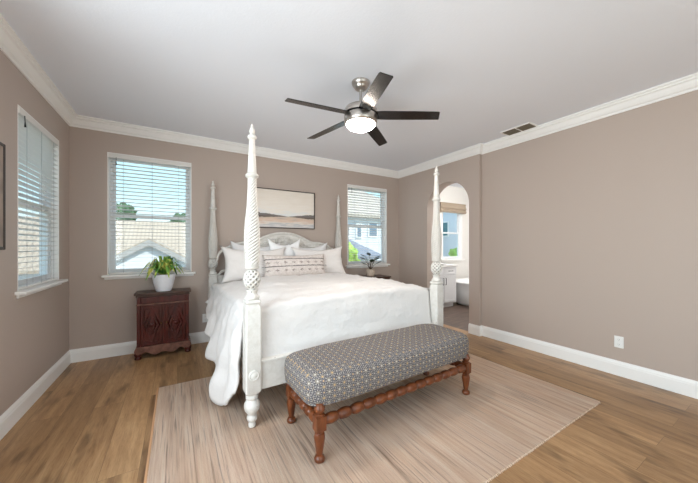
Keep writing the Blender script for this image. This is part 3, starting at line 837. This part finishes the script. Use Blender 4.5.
# potted plants
pp_ = thing('potted_plant', 'leafy green and yellow variegated plant in a white pot on the red cabinet', 'plant', (-0.140, 4.095, 0.757))
bm = BM(); lathe(bm, [(0.070, 0.0), (0.078, 0.004), (0.092, 0.05), (0.108, 0.11), (0.118, 0.165), (0.121, 0.195), (0.121, 0.203), (0.114, 0.203), (0.110, 0.185), (0.03, 0.183)], 36); obj('pot', bm, m_pot, pp_, angle=45)
bm = BM(); lathe(bm, [(0.111, 0.182), (0.108, 0.188), (0.04, 0.192)], 24); obj('soil', bm, m_soil, pp_, smooth=True)
bm = BM()
def leaf(bm, base_, az, L, rise, droop, wd, n=9):
    d_ = Vector((math.cos(az), math.sin(az), 0)); s_ = Vector((-d_.y, d_.x, 0)); prev = None
    for i in range(n + 1):
        t_ = i / n
        p = Vector(base_) + d_ * L * (t_ ** 0.9) + Vector((0, 0, rise * math.sin(min(1, t_ * 1.15) * PI * 0.62) - droop * t_ ** 2.4))
        w_ = wd * math.sin(PI * min(0.985, t_ * 0.9 + 0.09)) ** 0.8
        cur = [bm.verts.new(p - s_ * w_), bm.verts.new(p - Vector((0, 0, 0.25 * w_))), bm.verts.new(p + s_ * w_)]
        if prev:
            bm.faces.new([prev[0], prev[1], cur[1], cur[0]]); bm.faces.new([prev[1], prev[2], cur[2], cur[1]])
        prev = cur
random.seed(3)
for k in range(64):
    az = k * 2.399 + random.uniform(-0.2, 0.2); r_ = (k / 64) ** 0.7
    leaf(bm, (0.03 * math.cos(az), 0.03 * math.sin(az), 0.185), az, (0.06 + 0.165 * r_ * random.uniform(0.8, 1.1)) * (1 - 0.22 * max(0, math.sin(az))), (0.235 - 0.075 * r_) * random.uniform(0.8, 1.1), (0.0 + 0.15 * r_) * random.uniform(0.6, 1.15), 0.018 + 0.006 * random.random())
fo = obj('foliage', bm, m_leaf, pp_, smooth=True); so = fo.modifiers.new('t', 'SOLIDIFY'); so.thickness = 0.001

sp = thing('potted_plant', 'small plant with dark oval leaves in a beige pot right of the bed', 'plant', (2.885, 4.065, 0.765))
sp.scale = (1.3, 1.3, 1.3)
bm = BM(); lathe(bm, [(0.040, 0.0), (0.052, 0.01), (0.062, 0.045), (0.060, 0.08), (0.050, 0.10), (0.044, 0.10), (0.046, 0.085), (0.01, 0.083)], 28); obj('pot', bm, m_pot2, sp, smooth=True)
bm = BM(); st = BM()
for k, (az, L, zt) in enumerate(((3.3, 0.10, 0.235), (2.4, 0.075, 0.27), (0.3, 0.10, 0.225), (-0.8, 0.07, 0.25), (1.4, 0.04, 0.285), (4.5, 0.06, 0.20), (5.4, 0.09, 0.175), (2.9, 0.06, 0.165), (0.9, 0.05, 0.20))):
    e_ = Vector((L * math.cos(az), L * math.sin(az) * 0.7, zt)); b0 = Vector((0, 0, 0.085))
    tube(st, [b0, b0 * 0.4 + e_ * 0.5 + Vector((0, 0, 0.02)), e_], [0.004, 0.003, 0.002], 6)
    d_ = Vector((math.cos(az), math.sin(az) * 0.7, 0.35)).normalized(); q = d_.to_track_quat('Z', 'Y').to_matrix().to_4x4()
    lathe(bm, [(0.002, -0.01), (0.022, 0.01), (0.031, 0.032), (0.024, 0.060), (0.002, 0.082)], 12, M=Matrix.Translation(e_) @ q @ Matrix.Diagonal((1, 0.18, 1, 1)))
fo = obj('foliage', bm, m_leafd, sp, smooth=True); obj('stem', st, m_stem, sp, smooth=True)

# ------------------------------------------------------------------ pictures
pic = thing('framed_painting', 'thin dark framed landscape painting with cream sky and peach field above the headboard', 'picture', (1.41, YB - 0.002, 1.866))
pw, ph = 0.512, 0.295
bm = BM(); f = 0.012
box(bm, -pw, -pw + f, -0.034, 0, -ph, ph); box(bm, pw - f, pw, -0.034, 0, -ph, ph); box(bm, -pw + f, pw - f, -0.034, 0, -ph, -ph + f); box(bm, -pw + f, pw - f, -0.034, 0, ph - f, ph)
obj('frame', bm, m_darkframe, pic)
def painting_mat():
    a = Mat('landscape painting', (220, 212, 200), 0.7, spec=0.2)
    t = a.node('ShaderNodeTexCoord'); s = a.node('ShaderNodeSeparateXYZ'); a.link(t.outputs['Object'], s.inputs[0])
    x, z = s.outputs['X'], s.outputs['Z']
    st = a.noise(a.coords(scale=(1, 1, 7)), 4, 4, 0.6)
    sky = a.ramp(a.math('ADD', a.math('MULTIPLY', z, 1.2), a.math('MULTIPLY', st, 0.7)), [(0.1, (226, 230, 232)), (0.35, (240, 232, 222)), (0.7, (232, 222, 210)), (0.9, (248, 244, 238))])
    gr = a.ramp(a.math('ADD', a.math('MULTIPLY', a.math('ADD', z, 0.30), 4.2), a.math('MULTIPLY', a.math('SUBTRACT', st, 0.5), 0.9)), [(0.05, (226, 220, 216)), (0.22, (192, 192, 194)), (0.36, (226, 216, 208)), (0.55, (218, 192, 172)), (0.72, (206, 188, 174)), (0.85, (180, 166, 156))])
    hz = -0.112
    tree_n = a.noise(a.coords(scale=(1, 1, 0.2)), 16, 3, 0.6)
    ax = a.math('ABSOLUTE', a.math('ADD', x, -0.06))
    hgt = a.math('MULTIPLY', a.math('MULTIPLY', tree_n, 0.14), a.math('SUBTRACT', a.math('MULTIPLY', ax, 1.55), 0.08))
    above = a.math('GREATER_THAN', z, hz)
    c = a.mix(above, gr, sky)
    intree = a.math('MULTIPLY', a.math('LESS_THAN', z, a.math('ADD', hgt, hz + 0.005)), a.math('GREATER_THAN', z, a.math('SUBTRACT', hz - 0.004, a.math('MULTIPLY', hgt, 0.55))))
    c = a.mix(a.math('MULTIPLY', intree, 0.85), c, (86, 76, 72))
    a.color(c); return a.m
bm = BM(); box(bm, -pw + f, pw - f, -0.022, -0.002, -ph + f, ph - f); obj('canvas', bm, painting_mat(), pic)

pic2 = thing('framed_picture', 'dark framed picture on the left wall, cut off by the photo edge', 'picture', (XL + 0.002, 2.452, 1.63))
bm = BM(); f = 0.022; a0, a1 = -0.43, 0.43; h_ = 0.36
box(bm, 0, 0.02, a0, a0 + f, -h_, h_); box(bm, 0, 0.02, a1 - f, a1, -h_, h_); box(bm, 0, 0.02, a0 + f, a1 - f, -h_, -h_ + f); box(bm, 0, 0.02, a0 + f, a1 - f, h_ - f, h_)
obj('frame', bm, m_darkframe, pic2, bevel=0.006)
bm = BM(); box(bm, 0, 0.014, a0 + f, a1 - f, -h_ + f, h_ - f); obj('canvas', bm, plain('muted canvas', (150, 134, 124), 0.6, nscale=5, var=0.2), pic2)

# ------------------------------------------------------------------ ceiling fan
fan = thing('ceiling_fan', 'brushed nickel ceiling fan with five dark blades and a lit glass bowl', 'fan', (1.385, 2.10, H))
ZB = -0.295
bm = BM(); lathe(bm, [(0.030, -0.070), (0.036, -0.068), (0.050, -0.060), (0.058, -0.046), (0.062, -0.036), (0.072, -0.030), (0.078, -0.014), (0.080, 0.0)], 40); obj('canopy', bm, m_nickel, fan, angle=50)
bm = BM(); lathe(bm, [(0.0125, -0.215), (0.0125, -0.065)], 20); obj('downrod', bm, m_nickel, fan, angle=40)
bm = BM(); lathe(bm, [(0.145, -0.283), (0.147, -0.272), (0.145, -0.250), (0.134, -0.232), (0.110, -0.218), (0.06, -0.206), (0.040, -0.200), (0.030, -0.185), (0.018, -0.180)], 48); obj('motor_housing', bm, m_nickel, fan, angle=50)
bm = BM(); lathe(bm, [(0.134, -0.300), (0.134, -0.282)], 40); obj('blade_slot', bm, m_black, fan)
bm = BM(); lathe(bm, [(0.132, -0.372), (0.140, -0.368), (0.146, -0.345), (0.147, -0.305), (0.144, -0.299)], 48); obj('light_housing', bm, m_nickel, fan, angle=50)
def glow(name, col, s):
    m = bpy.data.materials.new(name); m.use_nodes = True; p = m.node_tree.nodes['Principled BSDF']
    p.inputs['Base Color'].default_value = srgb(255, 250, 240); p.inputs['Emission Color'].default_value = srgb(*col); p.inputs['Emission Strength'].default_value = s
    return m
bm = BM(); lathe(bm, [(0.003, -0.425), (0.04, -0.423), (0.075, -0.415), (0.105, -0.400), (0.125, -0.380), (0.131, -0.368), (0.131, -0.360)], 40); obj('glass_bowl', bm, glow('lit frosted glass', (255, 240, 226), 60.0), fan, smooth=True)
for k in range(5):
    az = math.radians(179 - 72 * k)
    bm = BM()
    R = Matrix.Rotation(az, 4, 'Z') @ Matrix.Translation((0, 0, -0.291)) @ Matrix.Rotation(math.radians(3.0), 4, 'Y') @ Matrix.Rotation(math.radians(-13), 4, 'X')
    top, bot = [], []
    out = [(0.10, -0.048), (0.20, -0.056), (0.45, -0.055), (0.655, -0.050), (0.672, -0.045), (0.680, 0.045), (0.672, 0.050), (0.45, 0.053), (0.20, 0.054), (0.10, 0.046)]
    A_ = [bm.verts.new(R @ Vector((x_, y_, -0.003))) for x_, y_ in out]; B_ = [bm.verts.new(R @ Vector((x_, y_, 0.003))) for x_, y_ in out]
    bm.faces.new(A_[::-1]); bm.faces.new(B_)
    for i in range(len(out)): bm.faces.new([A_[i], A_[(i + 1) % len(out)], B_[(i + 1) % len(out)], B_[i]])
    obj('blade', bm, m_blade, fan, bevel=0.0015)

# vent
vt = thing('ceiling_vent', 'bronze-grey slotted air vent on the ceiling near the right wall', 'vent', (3.60, 1.93, H - 0.001))
bm = BM(); hx, hy = 0.095, 0.18
box(bm, -hx, hx, -hy, -hy + 0.018, -0.008, 0); box(bm, -hx, hx, hy - 0.018, hy, -0.008, 0); box(bm, -hx, -hx + 0.018, -hy + 0.018, hy - 0.018, -0.008, 0); box(bm, hx - 0.018, hx, -hy + 0.018, hy - 0.018, -0.008, 0); box(bm, -hx + 0.018, hx - 0.018, -0.008, 0.008, -0.008, 0)
obj('frame', bm, m_trim, vt)
bm = BM(); box(bm, -hx + 0.018, hx - 0.018, -hy + 0.018, hy - 0.018, -0.0015, -0.0005); obj('duct_opening', bm, m_ventdark, vt)
bm = BM()
for k in range(7):
    x_ = -hx + 0.028 + k * 0.0225
    for y0, y1 in ((-hy + 0.018, -0.008), (0.008, hy - 0.018)):
        hexa(bm, [(x_ - 0.006, y0, -0.002), (x_ - 0.004, y0, -0.002), (x_ - 0.004, y1, -0.002), (x_ - 0.006, y1, -0.002), (x_ + 0.008, y0, -0.012)[:3], (x_ + 0.010, y0, -0.012), (x_ + 0.010, y1, -0.012), (x_ + 0.008, y1, -0.012)])
obj('louvres', bm, m_vent, vt)

# outlets
def outlet(label, loc, rz):
    t = thing('wall_outlet', label, 'outlet', loc, rz)
    bm = BM(); box(bm, -0.036, 0.036, -0.006, 0, -0.058, 0.058); obj('cover_plate', bm, m_plastic, t, bevel=0.003)
    for z in (-0.024, 0.024):
        bm = BM(); box(bm, -0.015, 0.015, -0.0075, -0.006, z - 0.014, z + 0.014); s_ = obj('socket', bm, m_plastic, t, bevel=0.001)
        bm = BM()
        for x_ in (-0.006, 0.006): box(bm, x_ - 0.0012, x_ + 0.0012, -0.008, -0.0073, z - 0.003, z + 0.007)
        box(bm, -0.002, 0.002, -0.008, -0.0073, z - 0.010, z - 0.006)
        obj('slots', bm, m_socket, s_)
outlet('white double wall outlet low on the bare right wall', (XR - 0.0005, 1.05, 0.336), PI / 2 * -1)
outlet('white wall outlet low on the back wall between the red cabinet and bed', (0.325, YB - 0.0005, 0.325), 0)

# ------------------------------------------------------------------ bathroom beyond the arch
BX0, BX1, BY0, BY1 = XR + T, 6.7, 1.9, 4.60
bm = BM(); box(bm, XR, BX1, BY0, BY1, -0.12, 0.0); struct('floor_bathroom', bm, m_bathfloor)
BW_ = (5.34, 6.04, 0.98, 2.27)
bm = BM(); wall_cells(bm, [BX0, BX1 + 0.1], [0, H], [BW_], lambda a0, a1, z0, z1: box(bm, a0, a1, BY1, BY1 + 0.12, z0, z1)); struct('wall_bathroom_back', bm, m_bathwall)
bm = BM(); box(bm, BX1, BX1 + 0.1, BY0, BY1, 0, H); struct('wall_bathroom_right', bm, m_bathwall)
bm = BM(); box(bm, BX0, BX1 + 0.1, BY0 - 0.1, BY0, 0, H); struct('wall_bathroom_front', bm, m_bathwall)
bm = BM(); box(bm, BX0, BX0 + 0.006, BY0, AY0 - 0.01, 0, H); box(bm, BX0, BX0 + 0.006, AY1 + 0.01, BY1, 0, H); struct('wall_bathroom_left', bm, m_bathwall)
wt = window('window_6', 0.70, 0.98, 2.27, (5.69, BY1, 0), 0)
rs = thing('roman_shade', 'folded tan woven shade at the top of the bathroom window', 'shade', (5.67, BY1, 0))
bm = BM(); hw = 0.44
prism(bm, [(-0.012, 2.30), (-0.05, 2.30), (-0.055, 2.24), (-0.075, 2.20), (-0.05, 2.17), (-0.08, 2.13), (-0.055, 2.09), (-0.012, 2.09)], -hw, hw, 'X'); obj('shade_folds', bm, m_shade, rs)
bm = BM(); box(bm, -hw, hw, -0.06, -0.004, 2.298, 2.32); obj('valance', bm, m_shade, rs)
# vanity
va = thing('bathroom_vanity', 'white bathroom vanity with black handles and white counter seen through the arch', 'cabinet', (4.56, 4.59, 0))
VX0, VX1, VF = -0.60, 0.585, -0.54
bm = BM(); box(bm, VX0, VX1, VF + 0.02, 0, 0.09, 0.86); box(bm, VX0 + 0.02, VX1 - 0.02, VF + 0.08, 0, 0, 0.09); obj('body', bm, m_cabw, va)
bm = BM(); box(bm, VX0 - 0.01, VX1 + 0.012, VF - 0.015, 0, 0.86, 0.90); box(bm, VX0, VX1 + 0.012, -0.02, 0, 0.90, 0.96); obj('countertop', bm, m_count, va, bevel=0.004)
bm = BM(); lathe(bm, [(0.15, 0.899), (0.20, 0.915), (0.205, 0.925), (0.19, 0.925), (0.15, 0.908), (0.02, 0.903)], 32, 0.28, -0.27); obj('sink', bm, m_tub, va, smooth=True)
bm = BM(); tube(bm, [(0.28, -0.06, 0.90), (0.28, -0.06, 1.05), (0.28, -0.09, 1.09), (0.28, -0.15, 1.08), (0.28, -0.17, 1.03)], 0.011, 10); obj('faucet', bm, m_nickel, va, smooth=True)
n_ = 3; cw = (VX1 - VX0 - 0.02) / n_
for k in range(n_):
    x0 = VX0 + 0.01 + cw * k + 0.006; x1 = x0 + cw - 0.012
    for nm, z0, z1 in (('drawer', 0.70, 0.845), ('door', 0.12, 0.685)):
        bm = BM(); box(bm, x0, x1, VF + 0.008, VF + 0.02, z0, z1)
        f = 0.045 if nm == 'door' else 0.02
        box(bm, x0, x0 + f, VF, VF + 0.008, z0, z1); box(bm, x1 - f, x1, VF, VF + 0.008, z0, z1); box(bm, x0 + f, x1 - f, VF, VF + 0.008, z0, z0 + f); box(bm, x0 + f, x1 - f, VF, VF + 0.008, z1 - f, z1)
        d_ = obj(nm, bm, m_cabw, va, bevel=0.002)
        bm = BM(); xm = (x0 + x1) / 2
        if nm == 'drawer': tube(bm, [(xm - 0.06, VF, 0.772), (xm - 0.06, VF - 0.025, 0.772), (xm + 0.06, VF - 0.025, 0.772), (xm + 0.06, VF, 0.772)], 0.006, 8)
        else:
            xh = x0 + 0.03 if k % 2 == 0 else x1 - 0.03
            tube(bm, [(xh, VF, 0.63), (xh, VF - 0.025, 0.63), (xh, VF - 0.025, 0.49), (xh, VF, 0.49)], 0.006, 8)
        obj('handle', bm, m_black, d_)
# tub
tb = thing('bathtub', 'white bathtub with a rolled rim beside the vanity beyond the arch', 'bathtub', (5.80, 3.86, 0))
bm = BM()
def tubring(a_, b_, z): return [bm.verts.new((a_ * sgnpow(math.cos(2 * PI * k / 48), 0.55), b_ * sgnpow(math.sin(2 * PI * k / 48), 0.55), z)) for k in range(48)]
rr_ = [tubring(*q) for q in ((0.36, 0.40, 0.0), (0.46, 0.49, 0.01), (0.50, 0.52, 0.06), (0.54, 0.56, 0.30), (0.57, 0.59, 0.46), (0.60, 0.62, 0.485), (0.61, 0.63, 0.505), (0.60, 0.62, 0.52), (0.54, 0.57, 0.515), (0.49, 0.52, 0.40), (0.43, 0.46, 0.15), (0.20, 0.25, 0.13))]
for a_, b_ in zip(rr_, rr_[1:]):
    for k in range(48): bm.faces.new([a_[k], a_[(k + 1) % 48], b_[(k + 1) % 48], b_[k]])
bm.faces.new(rr_[0][::-1]); bm.faces.new(rr_[-1]); obj('tub_shell', bm, m_tub, tb, smooth=True)
# out-of-view ceiling light, added to brighten the bathroom
cl = thing('added_ceiling_light', 'unseen round ceiling light added to brighten the bathroom', 'lamp', (5.1, 3.2, H))
bm = BM(); lathe(bm, [(0.14, -0.03), (0.15, -0.02), (0.15, 0)], 32); obj('base', bm, m_nickel, cl)
bm = BM(); lathe(bm, [(0.003, -0.09), (0.07, -0.08), (0.12, -0.055), (0.135, -0.03)], 32); obj('diffuser', bm, glow('added bathroom glow', (255, 252, 248), 170), cl, smooth=True)

# ------------------------------------------------------------------ outdoors
GZ = -3.0
m_lawn = plain('dry grass', (168, 164, 146), 1.0, nscale=3, var=0.15)
bm = BM(); box(bm, -60, 70, -40, 90, GZ - 0.1, GZ); struct('ground', bm, m_lawn)
m_stucco = plain('white stucco', (226, 228, 234), 0.9, nscale=30, nstr=0.2)
m_grey = plain('grey fascia paint', (176, 172, 170), 0.8)
def tile_mat(name, d, l):
    a = Mat(name, l, 0.9); w_ = a.node('ShaderNodeTexWave', wave_type='BANDS', bands_direction='X'); w_.inputs['Scale'].default_value = 1.6; w_.inputs['Distortion'].default_value = 0.4
    a.link(a.coords(), w_.inputs['Vector']); w2 = a.node('ShaderNodeTexWave', wave_type='BANDS', bands_direction='Z', wave_profile='SAW'); w2.inputs['Scale'].default_value = 1.6; a.link(a.coords(), w2.inputs['Vector'])
    c = a.mix(0.5, a.ramp(w_.outputs['Fac'], [(0, d), (0.6, l)]), a.ramp(w2.outputs['Fac'], [(0, d), (0.5, l)])); a.color(c)
    return a.m
m_tile = tile_mat('tan roof tiles', (160, 144, 128), (198, 182, 164))
m_tile2 = tile_mat('grey tan roof tiles', (160, 148, 138), (206, 194, 182))
m_wintint = plain('reflective window glass', (122, 140, 158), 0.15)
m_teal = plain('teal window glass', (84, 134, 142), 0.2)
def house(label, x0, x1, y0, y1, ztop_, peak, axis, mat_r, wins=(), face='S', ov=0.35, wmat=None, hip=None):
    t = thing('house', label, 'house', ((x0 + x1) / 2, (y0 + y1) / 2, GZ)); ox, oy = (x0 + x1) / 2, (y0 + y1) / 2
    hx, hy = (x1 - x0) / 2, (y1 - y0) / 2; zt = ztop_ - GZ; pk = peak - GZ
    bm = BM(); 
    if axis == 'Y':   # gable end faces south
        prism(bm, [(-hx, 0), (hx, 0), (hx, zt), (0, pk), (-hx, zt)], -hy, hy)
    elif axis == 'H': box(bm, -hx, hx, -hy, hy, 0, zt)
    else:
        prism(bm, [(-hy, 0), (hy, 0), (hy, zt), (0, pk), (-hy, zt)], -hx, hx, 'X')
    obj('walls', bm, m_stucco, t)
    if axis == 'H':
        bm = BM(); ex, ey = hx + ov, hy + ov; r_ = min(ex, ey) * 0.98
        V = [bm.verts.new(q) for q in ((-ex, -ey, zt - 0.02), (ex, -ey, zt - 0.02), (ex, ey, zt - 0.02), (-ex, ey, zt - 0.02), (-ex, -ey, zt + 0.12), (ex, -ey, zt + 0.12), (ex, ey, zt + 0.12), (-ex, ey, zt + 0.12), (-ex + r_, 0, pk), (ex - r_, 0, pk))]
        for f_ in ((0, 3, 2, 1), (0, 1, 5, 4), (1, 2, 6, 5), (2, 3, 7, 6), (3, 0, 4, 7), (4, 5, 9, 8), (6, 7, 8, 9), (5, 6, 9), (7, 4, 8)): bm.faces.new([V[i] for i in f_])
        obj('roof', bm, mat_r, t)
    bm = BM(); k = (pk - zt) / (hx if axis == 'Y' else hy); w_ = (hx if axis == 'Y' else hy); e_ = w_ + ov; L = (hy if axis == 'Y' else hx) + ov
    if axis != 'H': prism(bm, [(-e_, zt - k * ov + 0.01), (0, pk + 0.01), (e_, zt - k * ov + 0.01), (e_, zt - k * ov + 0.15), (0, pk + 0.17), (-e_, zt - k * ov + 0.15)], -L, L, 'Y' if axis == 'Y' else 'X')
    if axis != 'H': obj('roof', bm, mat_r, t)
    if axis == 'Y':
        bm = BM(); prism(bm, [(-e_, zt - k * ov - 0.10), (0, pk - 0.10), (e_, zt - k * ov - 0.10), (e_, zt - k * ov + 0.10), (0, pk + 0.12), (-e_, zt - k * ov + 0.10)], -L - 0.04, -L)
        obj('fascia', bm, m_grey, t)
    for (a0, a1, z0, z1) in wins:
        if face == 'W':
            A = (-hx - 0.05, -hx, a0 - oy, a1 - oy); B = (-hx - 0.06, -hx - 0.05, a0 - oy + 0.07, a1 - oy - 0.07)
        elif face == 'S':
            A = (a0 - ox, a1 - ox, -hy - 0.05, -hy); B = (a0 - ox + 0.07, a1 - ox - 0.07, -hy - 0.06, -hy - 0.05)
        else:
            A = (hx, hx + 0.05, a0 - oy, a1 - oy); B = (hx + 0.05, hx + 0.06, a0 - oy + 0.07, a1 - oy - 0.07)
        bm = BM(); box(bm, *A, z0 - GZ, z1 - GZ); fr = obj('window', bm, m_trim, t)
        bm = BM(); box(bm, *B, z0 - GZ + 0.07, z1 - GZ - 0.07); obj('pane', bm, wmat or m_wintint, fr)
    return t
house('white gabled house just outside the left back window', -2.55, 0.75, 13, 17.0, 0.45, 1.42, 'Y', m_tile, ov=0.14)
house('long house with wide tan tiled roof behind the white gable', -9.5, 3.4, 19, 26, 0.3, 2.75, 'X', m_tile, ov=0.4)
house('pale two-storey house with hipped roof and paired windows outside the right back window', 6.9, 12.6, 12, 20, 2.75, 5.2, 'H', m_tile2, wins=((7.62, 7.98, 1.7, 2.45), (8.35, 8.95, 1.75, 2.55)), ov=0.3)
house('low grey-roofed house below the right back window', 5.1, 7.0, 9.4, 11.2, 0.8, 1.62, 'H', plain('slate roof', (138, 144, 156), 0.9), ov=0.2)
house('pale house with teal window outside the bathroom window', 13.6, 19.5, 9.4, 16, 4.6, 6.2, 'X', m_tile2, face='W', wins=((11.25, 11.75, 1.85, 2.75),), wmat=m_teal)
house('neighbouring house beyond the left wall window', -16.0, -11.0, 12, 26, 2.4, 3.6, 'X', m_tile, wins=((14.0, 15.5, 0.4, 1.8), (19.5, 21, 0.4, 1.8)), face='E')
m_fol = [plain('evergreen foliage', (70, 96, 66), 1.0, nscale=4, var=0.3), plain('bright foliage', (150, 182, 90), 1.0, nscale=4, var=0.25)]
def tree(label, x, y, top, r, mi):
    t = thing('tree', label, 'tree', (x, y, GZ))
    bm = BM(); lathe(bm, [(0.22, 0), (0.15, 1.5), (0.1, top - GZ - r)], 10); obj('trunk', bm, m_stem, t, smooth=True)
    bm = BM(); zc = top - GZ - r * 1.1
    bmesh.ops.create_icosphere(bm, subdivisions=4, radius=1)
    for v_ in bm.verts:
        d_ = 1 + 0.35 * noise.noise(v_.co * 2.6 + Vector((x, y, 0))) + 0.22 * noise.noise(v_.co * 7 + Vector((y, x, 0)))
        v_.co = Vector((v_.co.x * r * d_, v_.co.y * r * d_, zc + v_.co.z * r * 1.1 * d_))
    obj('crown', bm, m_fol[mi], t, smooth=True)
tree('dark green treetop above the tan roof, toward its left end', -3.9, 29, 4.7, 1.0, 0)
tree('dark green treetop above the tan roof, toward its right end', 0.4, 30, 4.1, 1.3, 0)
tree('leafy green tree low outside the right back window', 4.62, 8.0, 1.35, 0.5, 1)
tree('bright green shrubbery below the bathroom window view', 11.6, 8.4, 1.45, 0.9, 1)
